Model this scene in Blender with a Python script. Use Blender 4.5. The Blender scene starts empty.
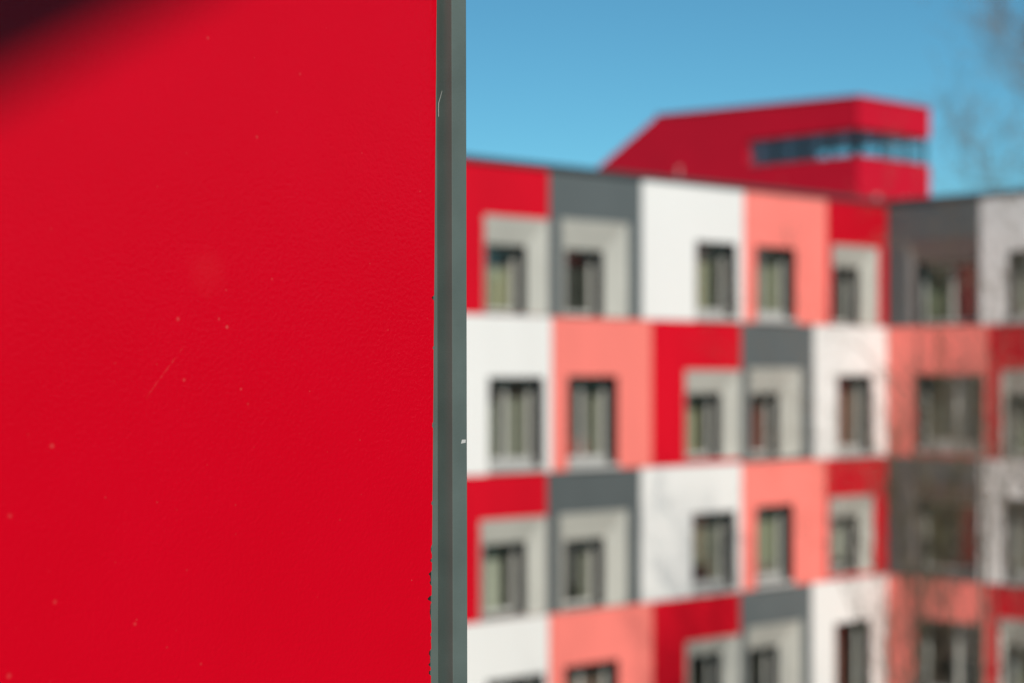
import bpy, bmesh, math, random
from mathutils import Vector, Matrix, noise

random.seed(11)
sc = bpy.context.scene
col = sc.collection
R = math.radians

# ------------------------------------------------------------------ camera model
F, CX, HY = 1880.0, 512.0, 378.0      # focal length, centre and horizon in pixels of a 1024 wide frame
H = 9.5                               # eye height above the ground
D1 = Vector((0.7314, 0.6819, 0))      # along the long facade, away from the camera
N1 = Vector((0.6819, -0.7314, 0))     # its outward normal
D2 = N1.copy()                        # along the side wing, towards the camera
N2 = -D1
CORNER = Vector((9.176, 46.0, 0))     # inner corner of the two facades
SUN = Vector((0.212, -0.80, 0.56)).normalized()

# ------------------------------------------------------------------ helpers
def link(o, parent=None, kind=None, label=None, cat=None, group=None):
    col.objects.link(o)
    if parent: o.parent = parent
    if kind: o['kind'] = kind
    if label: o['label'] = label
    if cat: o['category'] = cat
    if group: o['group'] = group
    return o

def empty(name, loc, label, cat, rz=0, group=None):
    o = bpy.data.objects.new(name, None)
    o.location = loc
    o.rotation_euler = (0, 0, rz)
    o.empty_display_size = 0.3
    return link(o, None, None, label, cat, group)

class MB:
    def __init__(s): s.v, s.f, s.m = [], [], []
    def add(s, vs, fs, m=0):
        b = len(s.v)
        s.v += [tuple(v) for v in vs]
        s.f += [tuple(b + i for i in f) for f in fs]
        s.m += [m] * len(fs)
    def hexa(s, p, m=0):              # p: 4 bottom (ccw), 4 top
        s.add(p, [(3,2,1,0),(4,5,6,7),(0,1,5,4),(1,2,6,5),(2,3,7,6),(3,0,4,7)], m)
    def box(s, x0, x1, y0, y1, z0, z1, m=0):
        s.hexa([(x0,y0,z0),(x1,y0,z0),(x1,y1,z0),(x0,y1,z0),(x0,y0,z1),(x1,y0,z1),(x1,y1,z1),(x0,y1,z1)], m)
    def tube(s, pts, rad, n=5, m=0):
        b = len(s.v); k = len(pts)
        for i, p in enumerate(pts):
            a = pts[max(i-1,0)]; c = pts[min(i+1,k-1)]
            t = (c - a).normalized()
            u = t.cross(Vector((0.31,0.2,0.93)))
            if u.length < 1e-3: u = t.cross(Vector((1,0,0)))
            u.normalize(); w = t.cross(u)
            for j in range(n):
                an = 2*math.pi*j/n
                s.v.append(tuple(p + (u*math.cos(an) + w*math.sin(an))*rad[i]))
        for i in range(k-1):
            for j in range(n):
                q = (j+1) % n
                s.f.append((b+i*n+j, b+i*n+q, b+(i+1)*n+q, b+(i+1)*n+j)); s.m.append(m)
        s.f.append(tuple(b+j for j in reversed(range(n)))); s.m.append(m)
        s.f.append(tuple(b+(k-1)*n+j for j in range(n))); s.m.append(m)
    def build(s, name, mats, parent=None, smooth=False, fix=True, bevel=0, **kw):
        world = kw.pop('world', False)
        off = parent.location.copy() if (parent and world) else Vector((0,0,0))
        me = bpy.data.meshes.new(name)
        me.from_pydata([tuple(Vector(v) - off) for v in s.v], [], s.f)
        if not isinstance(mats, (list, tuple)): mats = [mats]
        for m in mats: me.materials.append(m)
        for p, mi in zip(me.polygons, s.m):
            p.material_index = mi; p.use_smooth = smooth
        if fix:
            bm = bmesh.new(); bm.from_mesh(me)
            bmesh.ops.recalc_face_normals(bm, faces=bm.faces)
            bm.to_mesh(me); bm.free()
        me.update()
        o = bpy.data.objects.new(name, me)
        if bevel:
            md = o.modifiers.new('bevel', 'BEVEL'); md.width = bevel; md.segments = 2; md.limit_method = 'ANGLE'
        return link(o, parent, **kw)

# ------------------------------------------------------------------ materials
def mat(name, base, rough=0.5, var=0.0, vscale=3.0, spec=0.5, bump=0.0, bscale=200.0, metal=0.0, streak=0.0, batch=0.0):
    m = bpy.data.materials.new(name); m.use_nodes = True
    nt = m.node_tree; b = nt.nodes['Principled BSDF']
    b.inputs['Base Color'].default_value = (*base, 1)
    b.inputs['Roughness'].default_value = rough
    b.inputs['Metallic'].default_value = metal
    b.inputs['Specular IOR Level'].default_value = spec
    tc = nt.nodes.new('ShaderNodeTexCoord')
    if var:
        mp = nt.nodes.new('ShaderNodeMapping')
        mp.inputs['Scale'].default_value = (1, 1, 0.25 if streak else 1)
        nt.links.new(tc.outputs['Object'], mp.inputs['Vector'])
        n = nt.nodes.new('ShaderNodeTexNoise'); n.inputs['Scale'].default_value = vscale; n.inputs['Detail'].default_value = 6
        nt.links.new(mp.outputs[0], n.inputs['Vector'])
        r = nt.nodes.new('ShaderNodeMapRange')
        r.inputs['From Min'].default_value = 0.3; r.inputs['From Max'].default_value = 0.7
        r.inputs['To Min'].default_value = 1 - var; r.inputs['To Max'].default_value = 1 + var
        nt.links.new(n.outputs['Fac'], r.inputs['Value'])
        mx = nt.nodes.new('ShaderNodeVectorMath'); mx.operation = 'SCALE'
        mx.inputs[0].default_value = base
        if batch:
            oi = nt.nodes.new('ShaderNodeObjectInfo'); br = nt.nodes.new('ShaderNodeMapRange')
            br.inputs['To Min'].default_value = 1-batch; br.inputs['To Max'].default_value = 1+batch*0.6
            bm_ = nt.nodes.new('ShaderNodeMath'); bm_.operation = 'MULTIPLY'
            nt.links.new(oi.outputs['Random'], br.inputs['Value']); nt.links.new(br.outputs[0], bm_.inputs[0])
            nt.links.new(r.outputs[0], bm_.inputs[1]); r = bm_
        nt.links.new(r.outputs[0], mx.inputs['Scale'])
        nt.links.new(mx.outputs[0], b.inputs['Base Color'])
    if bump:
        n = nt.nodes.new('ShaderNodeTexNoise'); n.inputs['Scale'].default_value = bscale; n.inputs['Detail'].default_value = 4
        nt.links.new(tc.outputs['Object'], n.inputs['Vector'])
        bp = nt.nodes.new('ShaderNodeBump'); bp.inputs['Strength'].default_value = bump; bp.inputs['Distance'].default_value = 0.02
        nt.links.new(n.outputs['Fac'], bp.inputs['Height'])
        nt.links.new(bp.outputs[0], b.inputs['Normal'])
    return m

def glass_mat(name, tint=(0.75,0.82,0.8), boost=1.0):
    m = bpy.data.materials.new(name); m.use_nodes = True
    nt = m.node_tree; nt.nodes.clear()
    out = nt.nodes.new('ShaderNodeOutputMaterial')
    tr = nt.nodes.new('ShaderNodeBsdfTransparent'); tr.inputs[0].default_value = (*tint, 1)
    gl = nt.nodes.new('ShaderNodeBsdfGlossy'); gl.inputs['Roughness'].default_value = 0.02
    lw = nt.nodes.new('ShaderNodeLayerWeight'); lw.inputs['Blend'].default_value = 0.5
    pw = nt.nodes.new('ShaderNodeMath'); pw.operation = 'POWER'; pw.inputs[1].default_value = 4.0
    mu = nt.nodes.new('ShaderNodeMath'); mu.operation = 'MULTIPLY_ADD'; mu.inputs[1].default_value = 0.9; mu.inputs[2].default_value = 0.045*boost; mu.use_clamp = True
    mx = nt.nodes.new('ShaderNodeMixShader')
    nt.links.new(lw.outputs['Facing'], pw.inputs[0]); nt.links.new(pw.outputs[0], mu.inputs[0]); nt.links.new(mu.outputs[0], mx.inputs[0])
    nt.links.new(tr.outputs[0], mx.inputs[1]); nt.links.new(gl.outputs[0], mx.inputs[2])
    nt.links.new(mx.outputs[0], out.inputs[0])
    return m

CL = {
 'red':   mat('red_cladding',   (0.58, 0.002, 0.014), 0.5, 0.10, 0.8, spec=0.2, streak=1, batch=0.14),
 'grey':  mat('grey_cladding',  (0.110, 0.126, 0.126), 0.5, 0.08, 0.8, spec=0.2, streak=1, batch=0.15),
 'white': mat('white_cladding', (0.81, 0.79, 0.75), 0.5, 0.03, 0.8, spec=0.25, streak=1, batch=0.03),
 'pink':  mat('salmon_cladding',(0.95, 0.23, 0.188), 0.5, 0.06, 0.8, spec=0.2, streak=1, batch=0.07),
}
M_SUR  = mat('pale_grey_surround', (0.475, 0.46, 0.405), 0.5, 0.06, 1.2)
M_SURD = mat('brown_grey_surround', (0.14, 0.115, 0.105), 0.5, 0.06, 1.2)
M_REV  = mat('anthracite_metal', (0.009, 0.011, 0.0125), 0.5, 0.1, 3, spec=0.2)
M_FRM  = mat('window_frame_grey', (0.60, 0.585, 0.53), 0.45, 0.05, 5)
M_SILL = mat('sill_aluminium', (0.50, 0.49, 0.46), 0.4, 0.08, 4)
M_GLS  = glass_mat('window_glass', (0.84,0.86,0.83), boost=1.3)
M_BAND = glass_mat('tinted_band_glass', (0.93,0.97,0.97), boost=2.5)
M_CORE = mat('inner_wall_plaster', (0.20, 0.185, 0.16), 0.8, 0.1, 1)
M_ROOF = mat('roof_gravel', (0.22, 0.21, 0.2), 0.9, 0.25, 6)
M_COP  = mat('dark_coping_metal', (0.045, 0.045, 0.048), 0.45, 0.1, 2)
M_PINKP= mat('penthouse_red', (0.56, 0.004, 0.022), 0.5, 0.05, 0.9, spec=0.2)
M_CUR  = {
 'cream': mat('cream_curtain', (0.55, 0.51, 0.36), 0.9, 0.1, 6),
 'green': mat('sage_curtain', (0.42, 0.42, 0.30), 0.9, 0.12, 6),
 'grey':  mat('grey_curtain', (0.38, 0.36, 0.31), 0.9, 0.12, 6),
 'red':   mat('brick_red_curtain', (0.27, 0.055, 0.04), 0.9, 0.12, 6),
 'rose':  mat('rose_curtain', (0.40, 0.10, 0.11), 0.9, 0.12, 6),
 'pale':  mat('pale_net_curtain', (0.68, 0.66, 0.58), 0.9, 0.08, 6),
 'dark':  mat('dark_curtain', (0.05, 0.05, 0.042), 0.9, 0.12, 6),
 'mauve': mat('mauve_curtain', (0.30, 0.19, 0.16), 0.9, 0.12, 6),
}

# ------------------------------------------------------------------ setting
g = MB(); g.add([(-1500,-1500,0),(1500,-1500,0),(1500,1500,0),(-1500,1500,0)], [(0,1,2,3)])
g.build('ground', mat('winter_grass', (0.085, 0.095, 0.045), 0.95, 0.3, 0.4), kind='structure')
p = MB(); p.add([(-40,14,0.01),(45,14,0.01),(45,22,0.01),(-40,22,0.01)], [(0,1,2,3)])
p.build('path', mat('pale_paving', (0.30, 0.285, 0.26), 0.9, 0.15, 1.5), kind='structure')

# the terrace the camera stands on, with an unseen wall and roof added to shade the panel
M_CON = mat('terrace_decking', (0.10, 0.095, 0.09), 0.85, 0.15, 2)
FLOOR = H - 1.62
t = MB()
t.box(-6, 3.2, -9, 3.0, FLOOR-0.28, FLOOR)
for x in (-5.6, 2.6):
    for y in (-8.6, -2.2, 2.6):
        t.box(x-0.16, x+0.16, y-0.16, y+0.16, 0, FLOOR-0.28)
t.box(-6.3, 10.0, -9.4, -9.01, 0, H+4.3)  # wall added behind the camera, holds sky fill off the panel
t.build('terrace', M_CON, kind='structure', bevel=0.015)
# unseen canopy, added to cast the corner shadow: edge direction and place follow from the shadow on the panel
m2 = Vector((0.9485, -0.317, 0)); e2 = Vector((0.317, 0.9485, 0))
k_ = 7.2
Pm = Vector((-0.0809, 2.0, H)) + D1*(-0.415) + Vector((0,0,0.305))     # a point on the shadow's edge
edge = Pm + SUN*k_
zc = edge.z
rf = MB()
a = edge - e2*5.0; b = edge + e2*2.2
c = b - m2*9.5; d = a - m2*9.5
rf.hexa([(*q.xy, zc) for q in (a,b,c,d)] + [(*q.xy, zc+0.3) for q in (a,b,c,d)])
for q in (a*0.9+c*0.1, a*0.2+d*0.8, b*0.12+c*0.88):
    rf.box(q.x-0.09, q.x+0.09, q.y-0.09, q.y+0.09, FLOOR, zc)
rf.build('added_shade_roof', mat('shade_roof_grey', (0.12,0.12,0.12), 0.7, 0.1, 2), kind='structure')

# wooded rise added out of view at right, to darken the panel's reflection
hm = MB(); nx, ny = 8, 40
for i in range(nx+1):
    for j in range(ny+1):
        x = 110 + 160*i/nx; y = -260 + 420*j/ny
        hgt = 27*math.sin(math.pi*i/nx)**0.8 * min(1, j/6, (ny-j)/6) * (0.85+0.35*noise.noise(Vector((x*0.02, y*0.03, 0))))
        hm.v.append((x, y, max(hgt, 0)-0.05))
for i in range(nx):
    for j in range(ny):
        a_ = i*(ny+1)+j; hm.f.append((a_, a_+1, a_+ny+2, a_+ny+1)); hm.m.append(0)
hm.build('reflected_added_hills', mat('added_hill_brown', (0.05,0.048,0.03), 0.95, 0.4, 0.2), kind='structure', smooth=True)

# ------------------------------------------------------------------ apartment building
bld = empty('apartment_building', CORNER,
            'apartment block clad in red, salmon, white and grey rectangles with a red rooftop storey', 'building')

class Facade:
    def __init__(s, o, e, n): s.o, s.e, s.n = o, e, n
    def u(s, px):
        k = (px - CX)/F
        return (k*s.o.y - s.o.x)/(s.e.x - k*s.e.y)
    def z(s, py, u): return H + (HY - py)/F*(s.o.y + u*s.e.y)
    def P(s, u, z, w): return s.o + s.e*u + s.n*w + Vector((0,0,z))
    def ring(s, mb, out, inn, w0, w1, m=0, mi=None):
        mi = m if mi is None else mi
        vs = []
        for w in (w1, w0):
            for (u0,u1,z0,z1) in (out, inn):
                vs += [s.P(u0,z0,w), s.P(u1,z0,w), s.P(u1,z1,w), s.P(u0,z1,w)]
        for i in range(4):
            j = (i+1) % 4
            mb.add([vs[i],vs[j],vs[4+j],vs[4+i]], [(0,1,2,3)], m)
            mb.add([vs[8+i],vs[8+j],vs[12+j],vs[12+i]], [(0,1,2,3)], m)
            mb.add([vs[i],vs[j],vs[8+j],vs[8+i]], [(0,1,2,3)], m)
            mb.add([vs[4+i],vs[4+j],vs[12+j],vs[12+i]], [(0,1,2,3)], mi)
    def box(s, mb, u0, u1, z0, z1, w0, w1, m=0):
        mb.hexa([s.P(u0,z0,w0),s.P(u1,z0,w0),s.P(u1,z0,w1),s.P(u0,z0,w1),
                 s.P(u0,z1,w0),s.P(u1,z1,w0),s.P(u1,z1,w1),s.P(u0,z1,w1)], m)

LONG = Facade(CORNER, D1, N1)
WING = Facade(CORNER, D2, N2)
LONG_IN = Facade(CORNER - N1*0.11, D1, N1)          # the plane of the set-back windows
WING_IN = Facade(CORNER - N2*0.11, D2, N2)
ZR = [H+4.233, H+1.248, H-1.909, H-4.796, H-7.9]
INSET = -0.11
T = 0.34                                           # depth of the window reveals

def weld(o):
    bm = bmesh.new(); bm.from_mesh(o.data)
    bmesh.ops.remove_doubles(bm, verts=bm.verts, dist=1e-5)
    bmesh.ops.recalc_face_normals(bm, faces=bm.faces)
    bm.to_mesh(o.data); bm.free()

def cell(fc, colour, u0, u1, z0, z1, win, sur=None, curtains=(), blind=None, sill=False, mull=False, wide_l=False):
    """one coloured field of cladding with its window; win and sur are (u0,u1,z0,z1)"""
    g_ = 0.008
    out = (u0+g_, u1-g_, z0+g_, z1-g_)
    wu0, wu1, wz0, wz1 = win
    wu0 = max(wu0, u0+0.05); wu1 = min(wu1, u1-0.05); wz0 = max(wz0, z0+(0.04 if sur else 0.09))
    win = (wu0, wu1, wz0, wz1)
    hole, off = win, -0.08
    if sur:
        hole = (max(sur[0],u0+0.02), min(sur[1],u1-0.02), max(sur[2],z0+0.02), min(sur[3], z1-0.05))
        hole = (min(hole[0],wu0-0.02), max(hole[1],wu1+0.02), min(hole[2],wz0-0.01), max(hole[3],wz1+0.03))
        off = -0.15
    mb = MB(); fc.ring(mb, out, hole, -T-0.08, 0)
    pn = mb.build('cladding_panel', CL[colour], bld, world=True,
                  label={'red':'red','grey':'dark grey','white':'white','pink':'salmon pink'}[colour]+' cladding panel')
    weld(pn)
    front = 0
    if sur:                                        # splayed pale lining that leads in to a deeper window
        mb = MB(); h_ = (hole[0]+0.002, hole[1]-0.002, hole[2]+0.002, hole[3]-0.002)
        q_ = lambda r_, w_: [fc.P(r_[0],r_[2],w_), fc.P(r_[1],r_[2],w_), fc.P(r_[1],r_[3],w_), fc.P(r_[0],r_[3],w_)]
        vs = q_(h_, 0.012) + q_(win, INSET) + q_(h_, -0.06) + q_(win, INSET-0.04)
        for i in range(4):
            j = (i+1) % 4
            mb.add([vs[i],vs[j],vs[4+j],vs[4+i]], [(0,1,2,3)])
            mb.add([vs[8+i],vs[8+j],vs[12+j],vs[12+i]], [(0,1,2,3)])
            mb.add([vs[i],vs[j],vs[8+j],vs[8+i]], [(0,1,2,3)])
            mb.add([vs[4+i],vs[4+j],vs[12+j],vs[12+i]], [(0,1,2,3)])
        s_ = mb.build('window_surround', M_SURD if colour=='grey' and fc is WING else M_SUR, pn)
        for v in s_.data.vertices: v.co -= CORNER
        weld(s_); front = INSET-0.008
    def sub(name, mb, m, par, **k):
        o = mb.build(name, m, par, **k)
        for v in o.data.vertices: v.co -= CORNER
        return o
    # window: dark reveal lining
    mb = MB(); fc.ring(mb, (wu0+0.002,wu1-0.002,wz0+0.002,wz1-0.002), (wu0+0.022,wu1-0.022,wz0+0.022,wz1-0.022), -T-0.02+off, front+0.006)
    w = mb.build('window', M_REV, bld, world=True); weld(w)
    a0, a1, b0, b1 = wu0+0.024, wu1-0.024, wz0+0.024, wz1-0.024
    fw = 0.075
    mb = MB(); fc.ring(mb, (a0,a1,b0,b1), (a0+fw,a1-fw,b0+fw,b1-fw), -0.325+off, -0.265+off)
    f = sub('frame', mb, M_FRM, w); weld(f)
    if mull:
        mb = MB(); um = a0 + (a1-a0)*0.5
        fc.box(mb, um-0.04, um+0.04, b0+fw+0.001, b1-fw-0.001, -0.322+off, -0.268+off)
        sub('mullion', mb, M_FRM, w)
    mb = MB(); fc.box(mb, a0+fw-0.01, a1-fw+0.01, b0+fw-0.01, b1-fw+0.01, -0.302+off, -0.290+off)
    sub('pane', mb, M_GLS, w)
    if sill:
        mb = MB(); fc.box(mb, wu0-0.03, wu1+0.01, wz0-0.075, wz0+0.02, -0.34, 0.07)
        sub('sill', mb, M_SILL, w)
        mb = MB(); fc.box(mb, a0+0.01, a1-0.01, b0+0.001, b0+0.17, -0.342, -0.28)
        sub('ventilation_bar', mb, M_SILL, w)
    W = a1-a0
    for (c, x0, x1, y0, y1) in curtains:           # fractions of the opening
        cu0, cu1 = a0+W*x0, a0+W*x1
        cz0, cz1 = b0+(b1-b0)*y0, b0+(b1-b0)*y1
        mb = MB(); n = max(8, int((cu1-cu0)/0.035)); vs = []; ph = random.random()*6
        for i in range(n+1):
            uu = cu0+(cu1-cu0)*i/n
            ww = -0.43 + off + 0.025*math.sin(i*1.15+ph) + 0.01*math.sin(i*0.37+ph)
            vs += [fc.P(uu,cz0,ww-0.01), fc.P(uu,cz1,ww)]
        mb.add(vs, [(2*i,2*i+2,2*i+3,2*i+1) for i in range(n)])
        sub('curtain', mb, M_CUR[c], w, fix=False, smooth=True)
    if blind:
        mb = MB(); fc.box(mb, a0+fw*0.4, a1-fw*0.4, b1-(b1-b0)*blind[1], b1-0.03, -0.37+off, -0.345+off)
        sub('roller_blind', mb, M_CUR[blind[0]], w)
    return pn

def from_px(fc, r, grow=0.0):
    u0, u1 = fc.u(r[0]), fc.u(r[1]); um = (u0+u1)/2
    return (u0-grow, u1+grow, fc.z(r[3], um), fc.z(r[2], um)+grow*0.6)

# measured column edges on the long facade (pixels), per row
COLS = [[455,549,642,744,827,887],[455,552,652,741,814,887],[455,547,641,742,826,887],[455,549,653,740,812,887]]
SEQ = ['red','grey','white','pink']
TAB = {
 (0,0): dict(win=(488,525,246,317), sur=(484,548.5,217,318), curtains=[('cream',0.0,1,0,0.68),('mauve',0,1,0.68,1)]),
 (0,1): dict(win=(567,602,251,321), sur=(561,628,221,321), curtains=[('dark',0,1,0,1)], blind=('red',0.22)),
 (0,2): dict(win=(697,735,243,324), sill=True, curtains=[('pale',0,0.3,0,1),('green',0.35,0.75,0.1,0.8)], blind=('grey',0.2)),
 (0,3): dict(win=(757,794,248,327), sill=True, curtains=[('grey',0,0.7,0,1),('green',0.7,1,0,1)]),
 (0,4): dict(win=(835,858,268,327), sur=(832,878,246,328), curtains=[('dark',0,1,0,1)]),
 (1,0): dict(win=(490,542,378,468), sill=True, curtains=[('pale',0,0.4,0,0.72),('grey',0.62,1,0,0.9)], blind=('mauve',0.2)),
 (1,1): dict(win=(569,616,377,466), sill=True, curtains=[('grey',0,0.15,0,1),('dark',0.15,0.65,0.3,1),('red',0.1,0.7,0.08,0.3),('grey',0.75,1,0,1)], blind=('grey',0.18)),
 (1,2): dict(win=(688,720,394,458), sur=(685,741,370,459), curtains=[('cream',0,0.8,0,1)]),
 (1,3): dict(win=(752,778,394,456), sur=(749,801,368,457), curtains=[('red',0.1,1,0,1)]),
 (1,4): dict(win=(838,871,376,455), sill=True, curtains=[('red',0,0.4,0.1,1),('mauve',0.45,1,0,1)]),
 (2,0): dict(win=(485,525,544,620), sur=(480,548,518,620), curtains=[('pale',0,0.75,0,0.9)]),
 (2,1): dict(win=(566,603,540,614), sur=(559,627,512,616), curtains=[('green',0,0.3,0,1),('dark',0.35,0.8,0,1),('grey',0.8,1,0,1)]),
 (2,2): dict(win=(694,734,513,598), sill=True, curtains=[('green',0,0.7,0.3,1),('red',0.05,0.5,0.05,0.35),('grey',0.7,1,0,1)]),
 (2,3): dict(win=(757,792,506,584), sill=True, curtains=[('green',0,1,0.25,1),('grey',0,1,0,0.25)]),
 (2,4): dict(win=(834,857,517,572), sur=(829,873,496,573), curtains=[('pale',0.3,0.9,0.2,1)]),
 (3,0): dict(win=(488,543,678,766), sill=True, curtains=[('grey',0,0.5,0,1)]),
 (3,1): dict(win=(566,617,664,752), sill=True, curtains=[('mauve',0,1,0.4,1)]),
 (3,2): dict(win=(691,720,655,730), sur=(686,740,638,732), curtains=[('green',0,0.6,0,1)]),
 (3,3): dict(win=(750,777,648,722), sur=(747,801,624,724), curtains=[('dark',0.1,0.8,0,1)]),
 (3,4): dict(win=(836,869,622,708), sill=True, curtains=[('mauve',0,0.6,0,1)]),
}
for r in range(4):
    for c in range(5):
        q = dict(TAB[(r,c)])
        q['win'] = from_px(LONG_IN if 'sur' in q else LONG, q['win'], 0.04)
        if 'sur' in q: q['sur'] = from_px(LONG, q['sur'])
        colour = SEQ[(c + 2*(r % 2)) % 4]
        cell(LONG, colour, LONG.u(COLS[r][c]), LONG.u(COLS[r][c+1]), ZR[r+1], ZR[r], mull=(colour in ('white','pink') and c < 2), **q)
    # the facade goes on behind the red panel
    ub = LONG.u(455)
    for i in range(5):
        colour = SEQ[(3 - i + 2*(r % 2)) % 4]
        u1 = ub - 2.75*i; u0 = u1 - 2.75
        z0, z1 = ZR[r+1], ZR[r]
        if colour in ('red','grey'):
            q = dict(win=(u0+0.75,u0+1.8,z0+0.1,z0+1.5), sur=(u0+0.55,u1-0.12,z0+0.02,z0+2.05))
        else:
            q = dict(win=(u0+0.85,u0+2.25,z0+0.2,z0+1.95), sill=True, mull=True)
        q['curtains'] = [(random.choice(['cream','green','grey','red','mauve']), 0, random.choice([0.4,0.6,1]), 0, 1)]
        cell(LONG, colour, u0, u1, z0, z1, **q)
U_END = LONG.u(455) - 2.75*5

WC = [[887,980,1080],[887,988,1080],[887,979,1080],[887,988,1080]]
WT = {
 (0,0): dict(win=(916,976,262,326), sur=(908,979,238,328), curtains=[('green',0,0.42,0.1,1),('rose',0.48,1,0,1)], mull=True),
 (0,1): dict(win=(1009,1062,250,324), sill=True, curtains=[('green',0,0.5,0,1)]),
 (1,0): dict(win=(917,983,375,449), sill=True, curtains=[('grey',0.1,0.8,0,1)], mull=True),
 (1,1): dict(win=(1007,1060,394,460), sur=(1002,1075,370,462), curtains=[('green',0,0.6,0,1)]),
 (2,0): dict(win=(918,976,502,572), sur=(910,978,482,573), curtains=[('green',0,0.3,0.4,1),('dark',0.1,0.5,0,0.8),('red',0.5,1,0,1)]),
 (2,1): dict(win=(1006,1062,500,584), sill=True, curtains=[('grey',0,0.5,0,1)]),
 (3,0): dict(win=(918,983,622,700), sill=True, curtains=[('mauve',0.2,0.9,0.5,1),('dark',0.3,1,0,0.5)], mull=True),
 (3,1): dict(win=(1006,1060,648,722), sur=(1000,1075,622,724), curtains=[('green',0,0.6,0,1)]),
}
for r in range(4):
    for c in range(2):
        q = dict(WT[(r,c)])
        q['win'] = from_px(WING_IN if 'sur' in q else WING, q['win'], 0.03)
        if 'sur' in q: q['sur'] = from_px(WING, q['sur'])
        colour = SEQ[(c + 1 + 2*(r % 2)) % 4]
        cell(WING, colour, WING.u(WC[r][c]), WING.u(WC[r][c+1]), ZR[r+1], ZR[r], **q)
    vb = WING.u(1080)
    for i in range(2):
        colour = SEQ[(3 + i + 2*(r % 2)) % 4]
        u0 = vb + 2.7*i; u1 = u0 + 2.7
        z0, z1 = ZR[r+1], ZR[r]
        if colour in ('red','grey'):
            q = dict(win=(u0+0.75,u0+2.0,z0+0.1,z0+1.5), sur=(u0+0.55,u1-0.12,z0+0.02,z0+2.05))
        else:
            q = dict(win=(u0+0.85,u0+2.3,z0+0.2,z0+1.95), sill=True)
        q['curtains'] = [(random.choice(['cream','green','grey','red','mauve']), 0, random.choice([0.4,0.6,1]), 0, 1)]
        cell(WING, colour, u0, u1, z0, z1, **q)
V_END = WING.u(1080) + 2.7*2

# core walls, plinth, roof, coping
BD = 13.0                                          # building depth
core = MB()
LONG.box(core, U_END, BD, 0.0, ZR[0]-0.05, -BD, -1.1)
WING.box(core, 0.0+1.1, V_END, 0.0, ZR[0]-0.055, -BD+0.01, -1.1)
core.build('wall', M_CORE, bld, world=True)
pl = MB()
LONG.box(pl, U_END, -0.002, 0.0, ZR[4]-0.01, -1.09, -0.04)
WING.box(pl, 0.002, V_END, 0.0, ZR[4]-0.012, -1.09, -0.04)
pl.build('plinth', mat('plinth_render', (0.12,0.12,0.12), 0.8, 0.1, 2), bld, world=True)
ro = MB()
LONG.box(ro, U_END+0.05, BD, ZR[0]-0.045, ZR[0]+0.03, -BD, -0.31)
WING.box(ro, 0.35, V_END-0.05, ZR[0]-0.05, ZR[0]+0.025, -BD, -0.31)
ro.build('roof', M_ROOF, bld, world=True)
ew = MB()
LONG.box(ew, U_END-0.25, U_END-0.01, 0, ZR[0]-0.01, -BD, 0.0)
WING.box(ew, V_END+0.01, V_END+0.25, 0, ZR[0]-0.01, -BD, 0.0)
ew.build('end_wall', CL['grey'], bld, world=True)
cp = MB()
LONG.box(cp, U_END-0.28, 0.0, ZR[0]+0.002, ZR[0]+0.11, -0.32, 0.05)
WING.box(cp, 0.052, V_END+0.28, ZR[0]+0.004, ZR[0]+0.112, -0.32, 0.05)
cp.build('coping', M_COP, bld, world=True)

# red rooftop storey with a wrap-around window band and one raking end
DP = 50.0
A = Vector(((858-CX)/F*DP, DP, 0))
DL = -D2
WP = 0.0661*DP
def zz(py, d=DP): return H + (HY-py)/F*d
ztop, zb1, zb0, zr = zz(97), zz(127.5), zz(156), ZR[0]+0.04
tT, tE0 = ((A.x - (657-CX)/F*DP)/(0.6819 + (657-CX)/F*0.7314), (A.x - (603-CX)/F*DP)/(0.6819 + (603-CX)/F*0.7314))
slope = (tE0-tT)/(ztop - (H+(HY-168)/F*(DP+0.7314*tE0)))
tE = tT + slope*(ztop-zr)
kb = (746-CX)/F
tb = (A.x - kb*DP)/(0.6819 + kb*0.7314)
RISE = 0.22                      # the roof climbs a little towards the raking end
def Q(t, s, z): return A + DL*t + D1*s + Vector((0,0,z))
prof = [(0,zr),(0,zb0),(tb,zb0),(tb,zb1),(0,zb1),(0,ztop),(tT,ztop+RISE),(tE,zr)]
ph = MB()
n = len(prof)
ph.add([Q(t_,0,z_) for t_,z_ in prof]+[Q(t_,WP,z_) for t_,z_ in prof],
       [tuple(range(n)), tuple(range(2*n-1,n-1,-1))] + [(i,(i+1)%n,n+(i+1)%n,n+i) for i in range(n)])
pent = ph.build('penthouse', M_PINKP, bld, world=True, label='red rooftop storey with a raking end')
def sub(name, mb, m, par):
    o = mb.build(name, m, par)
    for v in o.data.vertices: v.co -= CORNER
    return o
def qbox(mb, t0,t1,s0,s1,z0,z1):
    mb.hexa([Q(t0,s0,z0),Q(t1,s0,z0),Q(t1,s1,z0),Q(t0,s1,z0),Q(t0,s0,z1),Q(t1,s0,z1),Q(t1,s1,z1),Q(t0,s1,z1)])
i_ = 0.10
mb = MB()
qbox(mb, 0.16, tb-0.005, i_, i_+0.02, zb0+0.05, zb1-0.05); sub('pane', mb, M_BAND, pent)
mb = MB(); qbox(mb, i_, i_+0.02, 0.16, WP-0.16, zb0+0.05, zb1-0.05); sub('pane', mb, M_BAND, pent)
mb = MB(); qbox(mb, 0.16, tb-0.005, WP-i_-0.02, WP-i_, zb0+0.05, zb1-0.05); sub('pane', mb, M_BAND, pent)
for z0, z1 in ((zb0+0.002, zb0+0.05), (zb1-0.05, zb1-0.002)):
    mb = MB()
    qbox(mb, 0.07, tb-0.004, 0.07, 0.14, z0, z1)
    qbox(mb, 0.07, 0.14, 0.141, WP-0.141, z0, z1)
    qbox(mb, 0.07, tb-0.004, WP-0.14, WP-0.07, z0, z1)
    sub('frame', mb, M_REV, pent)
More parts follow.
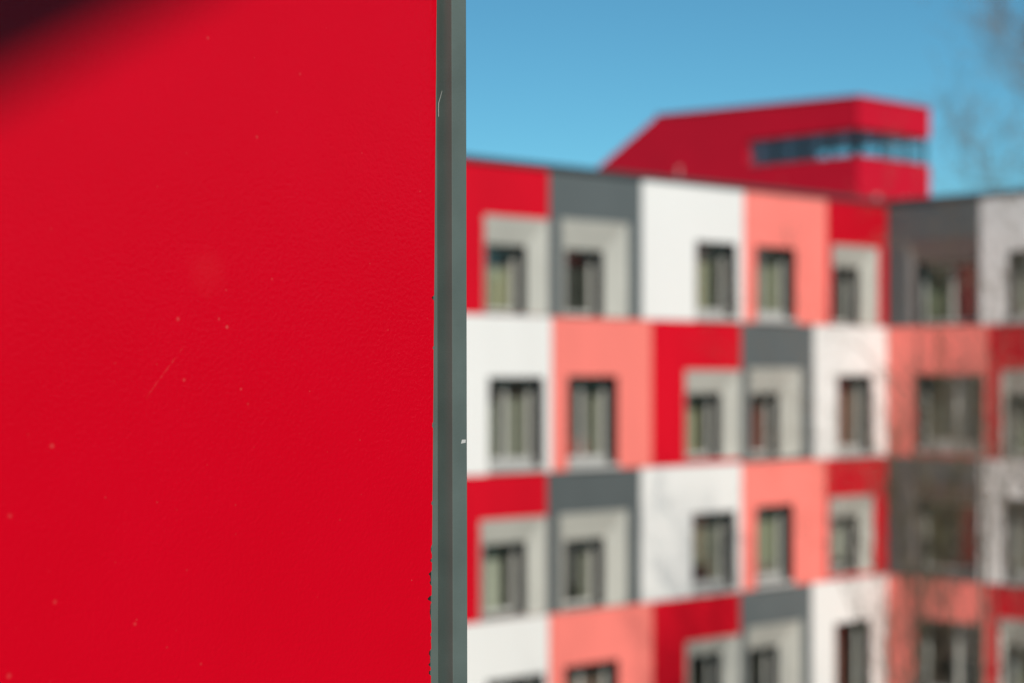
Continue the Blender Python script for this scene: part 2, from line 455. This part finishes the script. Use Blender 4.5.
for (t_, s_) in [(0.11,0.11)] + [(tb*f, 0.105) for f in (0.25,0.5,0.75)] + [(0.105, WP*f) for f in (0.36,0.7)] + [(0.11,WP-0.11)] + [(tb*f, WP-0.105) for f in (0.33,0.66)]:
    h_ = 0.07 if (t_,s_)==(0.11,0.11) else 0.035
    mb = MB(); qbox(mb, t_-h_, t_+h_, s_-h_, s_+h_, zb0+0.051, zb1-0.051); sub('mullion', mb, M_REV, pent)
mb = MB()
za_ = ztop + 0.002 - RISE*0.03/tT; zb_ = ztop + 0.002 + RISE*(tT+0.02)/tT
mb.hexa([Q(-0.03,-0.03,za_),Q(tT+0.02,-0.03,zb_),Q(tT+0.02,WP+0.03,zb_),Q(-0.03,WP+0.03,za_),
         Q(-0.03,-0.03,za_+0.06),Q(tT+0.02,-0.03,zb_+0.06),Q(tT+0.02,WP+0.03,zb_+0.06),Q(-0.03,WP+0.03,za_+0.06)])
sub('roof', mb, mat('penthouse_roof_edge', (0.30,0.02,0.03), 0.5), pent)
# a few small pipes on the flat roof
for (px, d, h_, r_) in ((679, 45.0, 0.72, 0.032), (877, 47.0, 0.24, 0.06), (905, 47.5, 0.22, 0.06)):
    x = (px-CX)/F*d; b_ = Vector((x, d, ZR[0]+0.03))
    mb = MB(); mb.tube([b_, b_+Vector((0,0,h_))], [r_, r_], 10)
    mb.tube([b_+Vector((0,0,h_+0.002)), b_+Vector((0,0,h_+0.06))], [r_*1.5, r_*1.2], 10)
    mb.build('roof_vent', mat('vent_metal', (0.40,0.26,0.24), 0.5), bld, world=True)

# ------------------------------------------------------------------ red panel in the foreground
rot = math.atan2(D1.y, D1.x)
S0 = Vector((-0.0809, 2.0, FLOOR))
scr = empty('screen_wall', S0, 'red coated wall panel edged with a grey metal profile in the foreground', 'wall panel', rot)
def tz(z): return -(z - H)*0.0026                    # the whole edge leans a hair
ZT, ZB, TL = H+1.05-FLOOR, 0.02, -1.75               # local z: top, bottom; left end
def tpx(px, w=0.0):
    k = (px-CX)/F
    return (k*(2.0 - 0.7314*w) + 0.0809 - 0.6819*w)/(0.7314 - k*0.6819)

# skin with a worn right-hand edge
rnd = random.Random(5)
zs = []; z = ZB
while z < ZT:
    zs.append(z); zw = z + FLOOR - H
    z += 0.0007 if -0.36 < zw < 0.45 else 0.01
zs.append(ZT)
chips = [(298, 2.4, 2.2, 2.6), (598, 3.2, 4, 2.5), (573, 3.0, 2.0, 1.6), (549, 5.0, 1.3, 1.2), (611, 10.0, 1.7, 1.6), (577, 6.0, 1.3, 1.6), (660, 9.0, 1.2, 1.6), (652, 3.5, 2.2, 1.6), (672, 3, 2.4, 1.4),
         (634, 2.0, 1.2, 1.0), (503, 2.2, 1.2, 0.9), (583, 2.5, 1.6, 1.3), (664, 2, 1.5, 1.4), (560, 2, 2, 0.9), (425, 3, 1.0, 0.8), (348,2,1,0.8)]   # y, half height, depth px
def edge_t(zl):
    y = HY - (zl + FLOOR - H)/2.0*F
    px = 436.6 - 5.6*max(-0.3,min(1.4,y/683.0)) 
    t_ = tpx(px)
    t_ += 0.0002*noise.noise(Vector((zl*45, 1.3, 0))) + 0.00014*noise.noise(Vector((zl*170, 5.3, 0)))**2 + 0.0001*noise.noise(Vector((zl*900, 7.3, 0)))
    if y > 500: t_ -= 0.0016*min(1,(y-500)/60)*max(0, 0.7*noise.noise(Vector((zl*75, 4.1, 2)))+0.6*noise.noise(Vector((zl*390, 9.1, 2)))-0.16)*(0.6+0.8*abs(noise.noise(Vector((zl*1300, 6.1, 2)))))
    for (cy, hh, dp, _) in chips:
        q = abs(y-cy)/hh
        if q < 1: t_ -= dp*0.0019*(1-q*q)*(0.75+0.5*noise.noise(Vector((zl*1500,2.2,9))))
    return t_
def core_t(zl):
    y = HY - (zl + FLOOR - H)/2.0*F
    return tpx(436.2 - 5.6*max(-0.3,min(1.4,y/683.0)))
def slab(name, fn, y0, y1, m, zz_=zs):
    mb = MB(); n_ = len(zz_)
    fr = [(fn(q), y0, q) for q in zz_]; bk = [(fn(q), y1, q) for q in zz_]
    lf = [(TL, y0, q) for q in zz_]; lb = [(TL, y1, q) for q in zz_]
    mb.v = fr+bk+lf+lb
    for i in range(n_-1):
        mb.f += [(i,i+1,n_+i+1,n_+i), (2*n_+i,3*n_+i,3*n_+i+1,2*n_+i+1), (n_+i,n_+i+1,3*n_+i+1,3*n_+i), (2*n_+i,2*n_+i+1,i+1,i)]
    mb.f += [(0,n_,3*n_,2*n_),(n_-1,3*n_-1,4*n_-1,2*n_-1)]
    mb.m = [0]*len(mb.f)
    return mb.build(name, m, scr)

# red coated surface: fine grain, a few specks of dirt, one scratch and one faint smear
pm = bpy.data.materials.new('red_coated_panel'); pm.use_nodes = True
nt = pm.node_tree; bs = nt.nodes['Principled BSDF']
tc = nt.nodes.new('ShaderNodeTexCoord')
bs.inputs['Roughness'].default_value = 0.22
bs.inputs['Specular IOR Level'].default_value = 0.2
def nd(kind, **kw):
    n_ = nt.nodes.new(kind)
    for k, v in kw.items(): setattr(n_, k, v)
    return n_
def on_panel(px, py):
    t_ = tpx(px); d_ = 2.0 + 0.6819*t_
    return (t_, 0.0, (HY-py)/F*d_ + H - FLOOR)
masks = None
def addmask(sock):
    global masks
    if masks is None: masks = sock; return
    m_ = nd('ShaderNodeMath', operation='MAXIMUM')
    nt.links.new(masks, m_.inputs[0]); nt.links.new(sock, m_.inputs[1]); masks = m_.outputs[0]
for (px, py, r_, s_) in [(227,327,1.6,0.75),(219,319,1.3,0.4),(178,319,1.8,0.5),(184,380,1.6,0.4),(241,389,1.3,0.45),(257,137,1.5,0.4),(208,38,1.6,0.35),
                         (300,74,1.5,0.3),(52,446,2.2,0.45),(10,516,2.2,0.3),(55,602,2.0,0.3),(135,624,1.6,0.4),(9,676,2.4,0.35),(272,279,1.2,0.3),(388,330,1.0,0.25),
                         (226,290,1.0,0.3),(277,112,1.0,0.3),(248,404,1.3,0.25),(201,664,1.2,0.3),(340,520,1.0,0.2),(360,440,1,0.25)]:
    dn = nd('ShaderNodeVectorMath', operation='DISTANCE')
    nt.links.new(tc.outputs['Object'], dn.inputs[0]); dn.inputs[1].default_value = on_panel(px, py)
    mr = nd('ShaderNodeMapRange'); rr = r_*0.00095
    mr.inputs['From Min'].default_value = rr*0.3; mr.inputs['From Max'].default_value = rr*1.6
    mr.inputs['To Min'].default_value = s_*0.19; mr.inputs['To Max'].default_value = 0
    nt.links.new(dn.outputs['Value'], mr.inputs['Value']); addmask(mr.outputs[0])
# scratch between two points: distance in a frame turned along it
p0, p1 = Vector(on_panel(146,398)), Vector(on_panel(184,346))
mid = (p0+p1)/2; L = (p1-p0).length/2; ax = (p1-p0).normalized(); pr = Vector((-ax.z,0,ax.x))
def dotmask(v, half, soft):
    sb = nd('ShaderNodeVectorMath', operation='SUBTRACT'); nt.links.new(tc.outputs['Object'], sb.inputs[0]); sb.inputs[1].default_value = mid
    dt = nd('ShaderNodeVectorMath', operation='DOT_PRODUCT'); nt.links.new(sb.outputs[0], dt.inputs[0]); dt.inputs[1].default_value = v
    ab = nd('ShaderNodeMath', operation='ABSOLUTE'); nt.links.new(dt.outputs['Value'], ab.inputs[0])
    mr = nd('ShaderNodeMapRange'); mr.inputs['From Min'].default_value = half; mr.inputs['From Max'].default_value = half+soft
    mr.inputs['To Min'].default_value = 1; mr.inputs['To Max'].default_value = 0
    nt.links.new(ab.outputs[0], mr.inputs['Value']); return mr.outputs[0]
sm = nd('ShaderNodeMath', operation='MULTIPLY'); nt.links.new(dotmask(ax, L*0.8, L*0.25), sm.inputs[0]); nt.links.new(dotmask(pr, 0.0002, 0.0007), sm.inputs[1])
sn = nd('ShaderNodeTexNoise'); sn.inputs['Scale'].default_value = 160; nt.links.new(tc.outputs['Object'], sn.inputs['Vector'])
sr = nd('ShaderNodeMapRange'); sr.inputs['From Min'].default_value = 0.4; sr.inputs['From Max'].default_value = 0.65; sr.inputs['To Max'].default_value = 0.09
nt.links.new(sn.outputs['Fac'], sr.inputs['Value'])
sm2 = nd('ShaderNodeMath', operation='MULTIPLY'); nt.links.new(sm.outputs[0], sm2.inputs[0]); nt.links.new(sr.outputs[0], sm2.inputs[1]); addmask(sm2.outputs[0])
# faint smear
dn = nd('ShaderNodeVectorMath', operation='DISTANCE'); nt.links.new(tc.outputs['Object'], dn.inputs[0]); dn.inputs[1].default_value = on_panel(207,272)
wn = nd('ShaderNodeTexNoise'); wn.inputs['Scale'].default_value = 55; nt.links.new(tc.outputs['Object'], wn.inputs['Vector'])
wa = nd('ShaderNodeMath', operation='MULTIPLY_ADD'); nt.links.new(wn.outputs['Fac'], wa.inputs[0]); wa.inputs[1].default_value = 0.03; nt.links.new(dn.outputs['Value'], wa.inputs[2])
mr = nd('ShaderNodeMapRange'); mr.inputs['From Min'].default_value = 0.014; mr.inputs['From Max'].default_value = 0.042; mr.inputs['To Min'].default_value = 0.012; mr.inputs['To Max'].default_value = 0
nt.links.new(wa.outputs[0], mr.inputs['Value']); addmask(mr.outputs[0])
# sparse tiny dust
vo = nd('ShaderNodeTexVoronoi'); vo.inputs['Scale'].default_value = 90; nt.links.new(tc.outputs['Object'], vo.inputs['Vector'])
vm = nd('ShaderNodeMapRange'); vm.inputs['From Min'].default_value = 0.02; vm.inputs['From Max'].default_value = 0.07; vm.inputs['To Min'].default_value = 1; vm.inputs['To Max'].default_value = 0
nt.links.new(vo.outputs['Distance'], vm.inputs['Value'])
vs_ = nd('ShaderNodeSeparateColor'); nt.links.new(vo.outputs['Color'], vs_.inputs[0])
vt = nd('ShaderNodeMapRange'); vt.inputs['From Min'].default_value = 0.80; vt.inputs['From Max'].default_value = 1.0; vt.inputs['To Max'].default_value = 0.22
nt.links.new(vs_.outputs[0], vt.inputs['Value'])
vx = nd('ShaderNodeMath', operation='MULTIPLY'); nt.links.new(vm.outputs[0], vx.inputs[0]); nt.links.new(vt.outputs[0], vx.inputs[1]); addmask(vx.outputs[0])
# tone of the coating
tn = nd('ShaderNodeTexNoise'); tn.inputs['Scale'].default_value = 7; tn.inputs['Detail'].default_value = 5; nt.links.new(tc.outputs['Object'], tn.inputs['Vector'])
tr_ = nd('ShaderNodeMix', data_type='RGBA'); nt.links.new(tn.outputs['Fac'], tr_.inputs['Factor'])
tr_.inputs['A'].default_value = (0.60,0.0,0.010,1); tr_.inputs['B'].default_value = (0.645,0.0,0.014,1)
fin = nd('ShaderNodeMix', data_type='RGBA'); nt.links.new(masks, fin.inputs['Factor']); nt.links.new(tr_.outputs['Result'], fin.inputs['A'])
fin.inputs['B'].default_value = (0.75,0.42,0.36,1); nt.links.new(fin.outputs['Result'], bs.inputs['Base Color'])
bn = nd('ShaderNodeTexNoise'); bn.inputs['Scale'].default_value = 240; bn.inputs['Detail'].default_value = 3; nt.links.new(tc.outputs['Object'], bn.inputs['Vector'])
bp = nd('ShaderNodeBump'); bp.inputs['Strength'].default_value = 0.36; bp.inputs['Distance'].default_value = 0.0012
nt.links.new(bn.outputs['Fac'], bp.inputs['Height']); nt.links.new(bp.outputs[0], bs.inputs['Normal'])

slab('panel', edge_t, 0.0, 0.0006, pm)
slab('panel_core', core_t, 0.0007, 0.0078, mat('panel_core_brown', (0.007,0.005,0.004), 0.8, 0.4, 300))
# grey metal edge profile: flange behind the panel and a square tube standing proud
M_PRO = mat('profile_grey_green', (0.106,0.140,0.130), 0.55, 0.10, 18, spec=0.12, bump=0.05, bscale=500)
w0 = -0.008
ti = tpx(438.0, w0); to = tpx(467.0, 0.0155)
def lean(mb):
    mb.v = [(x + tz(z_+FLOOR), y_, z_) for (x,y_,z_) in mb.v]; return mb
mb = MB(); mb.box(-0.06, ti-0.0004, 0.0082, 0.0112, 0.0, ZT); lean(mb).build('flange', M_PRO, scr)
mb = MB(); mb.box(ti, to, -0.0155, 0.045, 0.0, ZT); lean(mb).build('edge_profile', M_PRO, scr, bevel=0.0007)
mb = MB(); mb.box(TL, ti-0.001, 0.0116, 0.045, 0.0, ZT); lean(mb).build('back_board', mat('back_board_grey', (0.1,0.1,0.1), 0.7), scr)
# small marks on the profile
M_CHIP = mat('bare_metal_chip', (0.55,0.56,0.54), 0.5)
mb = MB()
def on_front(px, py, w=0.0157):
    t_ = tpx(px, w); d_ = 2.0+0.6819*t_-0.7314*w
    return Vector((t_, -w, (HY-py)/F*d_ + H - FLOOR))
q0 = on_front(461.2,443.6); q1 = on_front(465.6,439.6)
mb.hexa([(q0.x,-0.0156,q0.z),(q1.x,-0.0156,q0.z+0.0008),(q1.x,-0.0150,q0.z+0.0008),(q0.x,-0.0150,q0.z),
         (q0.x+0.0012,-0.0157,q1.z),(q1.x+0.0003,-0.0157,q1.z),(q1.x+0.0003,-0.0150,q1.z),(q0.x+0.0012,-0.0150,q1.z)])
mb.build('paint_chip', M_CHIP, scr)
mb = MB()
def on_side(px, py):
    # on the inner face of the tube: t = ti, w from the pixel
    k = (px-CX)/F; w = (-0.0809 + 0.7314*ti - k*(2+0.6819*ti))/(-0.6819 - k*0.7314)
    d_ = 2.0+0.6819*ti-0.7314*w
    z_ = (HY-py)/F*d_ + H - FLOOR
    return Vector((ti - 0.0003 + tz(z_+FLOOR), -w, z_))
mb.tube([on_side(442.8,91), on_side(441.2,97), on_side(439.4,103)], [0.0002,0.0003,0.0004], 5)
mb.tube([on_side(439.4,103), on_side(439.2,110), on_side(439.4,117)], [0.0003,0.00025,0.0002], 5)
mb.build('hairline_scratch', M_CHIP, scr)

# ------------------------------------------------------------------ bare trees
M_BARK = mat('grey_brown_bark', (0.13,0.105,0.075), 0.9, 0.3, 4)
M_TWIG = mat('grey_brown_twigs', (0.20,0.145,0.095), 0.8, 0.3, 2)
M_OLIV = mat('olive_twigs', (0.105,0.085,0.03), 0.8, 0.3, 2)
def tree(name, base, height, r0, spread, seed, label, mt, levels=5, upright=0.25, first=0.25, lean_=Vector((0,0,0)), kids=(7,5,5,4), twr=0.006, limb=0.5, reach=1.0, taper=0.5):
    rg = random.Random(seed)
    root = empty(name, base, label, 'tree')
    wood, tw = MB(), MB()
    def branch(p, d, L, r, lev):
        n_ = 6 if lev < 2 else 4
        pts, rad = [p.copy()], [r]
        q = p.copy(); dd = d.normalized()
        for i in range(n_):
            j = 0.10 if lev == 0 else 0.24
            dd = (dd + Vector((rg.uniform(-j,j), rg.uniform(-j,j), rg.uniform(-j,j)+upright*0.15*(lev>0)))).normalized()
            q = q + dd*(L/n_); pts.append(q.copy()); rad.append(max(twr*0.6, r*(1-0.75*(i+1)/n_)))
        (wood if lev < 2 else tw).tube(pts, rad, 8 if lev == 0 else (6 if lev == 1 else 3))
        if lev >= levels-1: return
        k = kids[min(lev, len(kids)-1)]
        for i in range(k):
            f = (first if lev == 0 else 0.25) + (1-(first if lev == 0 else 0.25))*(i+rg.random()*0.8)/k
            f = min(f, 0.98); x = f*n_; i0 = min(int(x), n_-1)
            pp = pts[i0].lerp(pts[i0+1], x-i0)
            ax_ = (pts[i0+1]-pts[i0]).normalized()
            an = rg.uniform(0, 2*math.pi) if lev else i*2.4 + rg.uniform(-0.4,0.4)
            u_ = ax_.cross(Vector((0.2,0.9,0.3))).normalized(); v_ = ax_.cross(u_)
            side = u_*math.cos(an) + v_*math.sin(an)
            nd_ = (ax_*(1-spread) + side*spread + Vector((0,0,upright)) + lean_*(lev==0)).normalized()
            branch(pp, nd_, L*rg.uniform(0.42,0.62)*(reach if lev == 0 else 1)*(1.15-taper*f if lev == 0 else 1), max(twr, rad[i0]*limb), lev+1)
    branch(Vector((0,0,-0.1)), Vector((0.02,0.0,1)), height, r0, 0)
    wood.build('trunk', M_BARK, root, smooth=True, fix=False)
    tw.build('crown', mt, root, smooth=True, fix=False)
    return root
def at(px, y): return Vector(((px-CX)/F*y, y, 0))
tree('bare_tree', at(1200, 26), 15.2, 0.10, 0.62, 3, 'tall bare winter tree with fine grey twigs at the right edge, against sky and wing', M_TWIG,
     upright=0.24, first=0.22, lean_=Vector((-0.12,0,0)), kids=(18,8,7,4), twr=0.004, limb=0.30, reach=0.78, taper=0.88)
tree('bare_tree', at(992, 23), 9.2, 0.06, 0.52, 21, 'shorter bare tree with warm brown twigs spread in front of the side wing', M_BARK,
     upright=0.35, first=0.30, kids=(9,4,3,2), twr=0.007, limb=0.36, reach=0.72, taper=0.7)
tree('bare_tree', at(907, 31), 7.6, 0.09, 0.30, 8, 'slim bare tree with olive twigs in front of the inner corner of the block', M_OLIV,
     upright=0.75, first=0.2, kids=(15,5,3,2), twr=0.0075, limb=0.4, reach=0.7)

# ------------------------------------------------------------------ light
w = bpy.data.worlds.new('World'); sc.world = w; w.use_nodes = True
nt = w.node_tree; bg = nt.nodes['Background']
sky = nt.nodes.new('ShaderNodeTexSky'); sky.sky_type = 'NISHITA'; sky.sun_disc = False
sky.sun_elevation = math.asin(SUN.z)
sky.sun_rotation = math.atan2(SUN.x, SUN.y)
sky.altitude = 300; sky.air_density = 0.8; sky.dust_density = 0.0; sky.ozone_density = 4.0
tint = nt.nodes.new('ShaderNodeMix'); tint.data_type = 'RGBA'; tint.blend_type = 'MULTIPLY'; tint.inputs['Factor'].default_value = 1
tint.inputs['B'].default_value = (0.60, 1.11, 1.03, 1)
nt.links.new(sky.outputs[0], tint.inputs['A']); nt.links.new(tint.outputs['Result'], bg.inputs[0]); bg.inputs[1].default_value = 0.085
sl = bpy.data.lights.new('sun', 'SUN'); sl.energy = 4.2; sl.angle = R(0.53); sl.color = (1.0, 0.94, 0.86)
so = bpy.data.objects.new('sun', sl); col.objects.link(so)
so.rotation_euler = (-SUN).to_track_quat('-Z', 'Y').to_euler(); so.location = SUN*60

# ------------------------------------------------------------------ camera
cd = bpy.data.cameras.new('camera'); cam = bpy.data.objects.new('camera', cd); col.objects.link(cam)
cam.location = (0,0,H); cam.rotation_euler = (R(90),0,0)
cd.sensor_width = 36; cd.lens = 36*F/1024
cd.shift_y = (HY-341.5)/1024
cd.clip_start = 0.05; cd.clip_end = 5000
cd.dof.use_dof = True; cd.dof.focus_distance = 2.0; cd.dof.aperture_fstop = 3.5
sc.camera = cam
sc.cycles.max_bounces = 6; sc.cycles.diffuse_bounces = 3; sc.cycles.glossy_bounces = 3; sc.cycles.transparent_max_bounces = 8
#print('tris', sum(len(o.data.polygons) for o in bpy.data.objects if o.type=='MESH' and o.name.startswith(('trunk','crown'))), sum(len(o.data.polygons) for o in bpy.data.objects if o.type=='MESH'))
sc.view_settings.view_transform = 'Standard'; sc.view_settings.look = 'None'
sc.view_settings.exposure = 0; sc.view_settings.gamma = 1
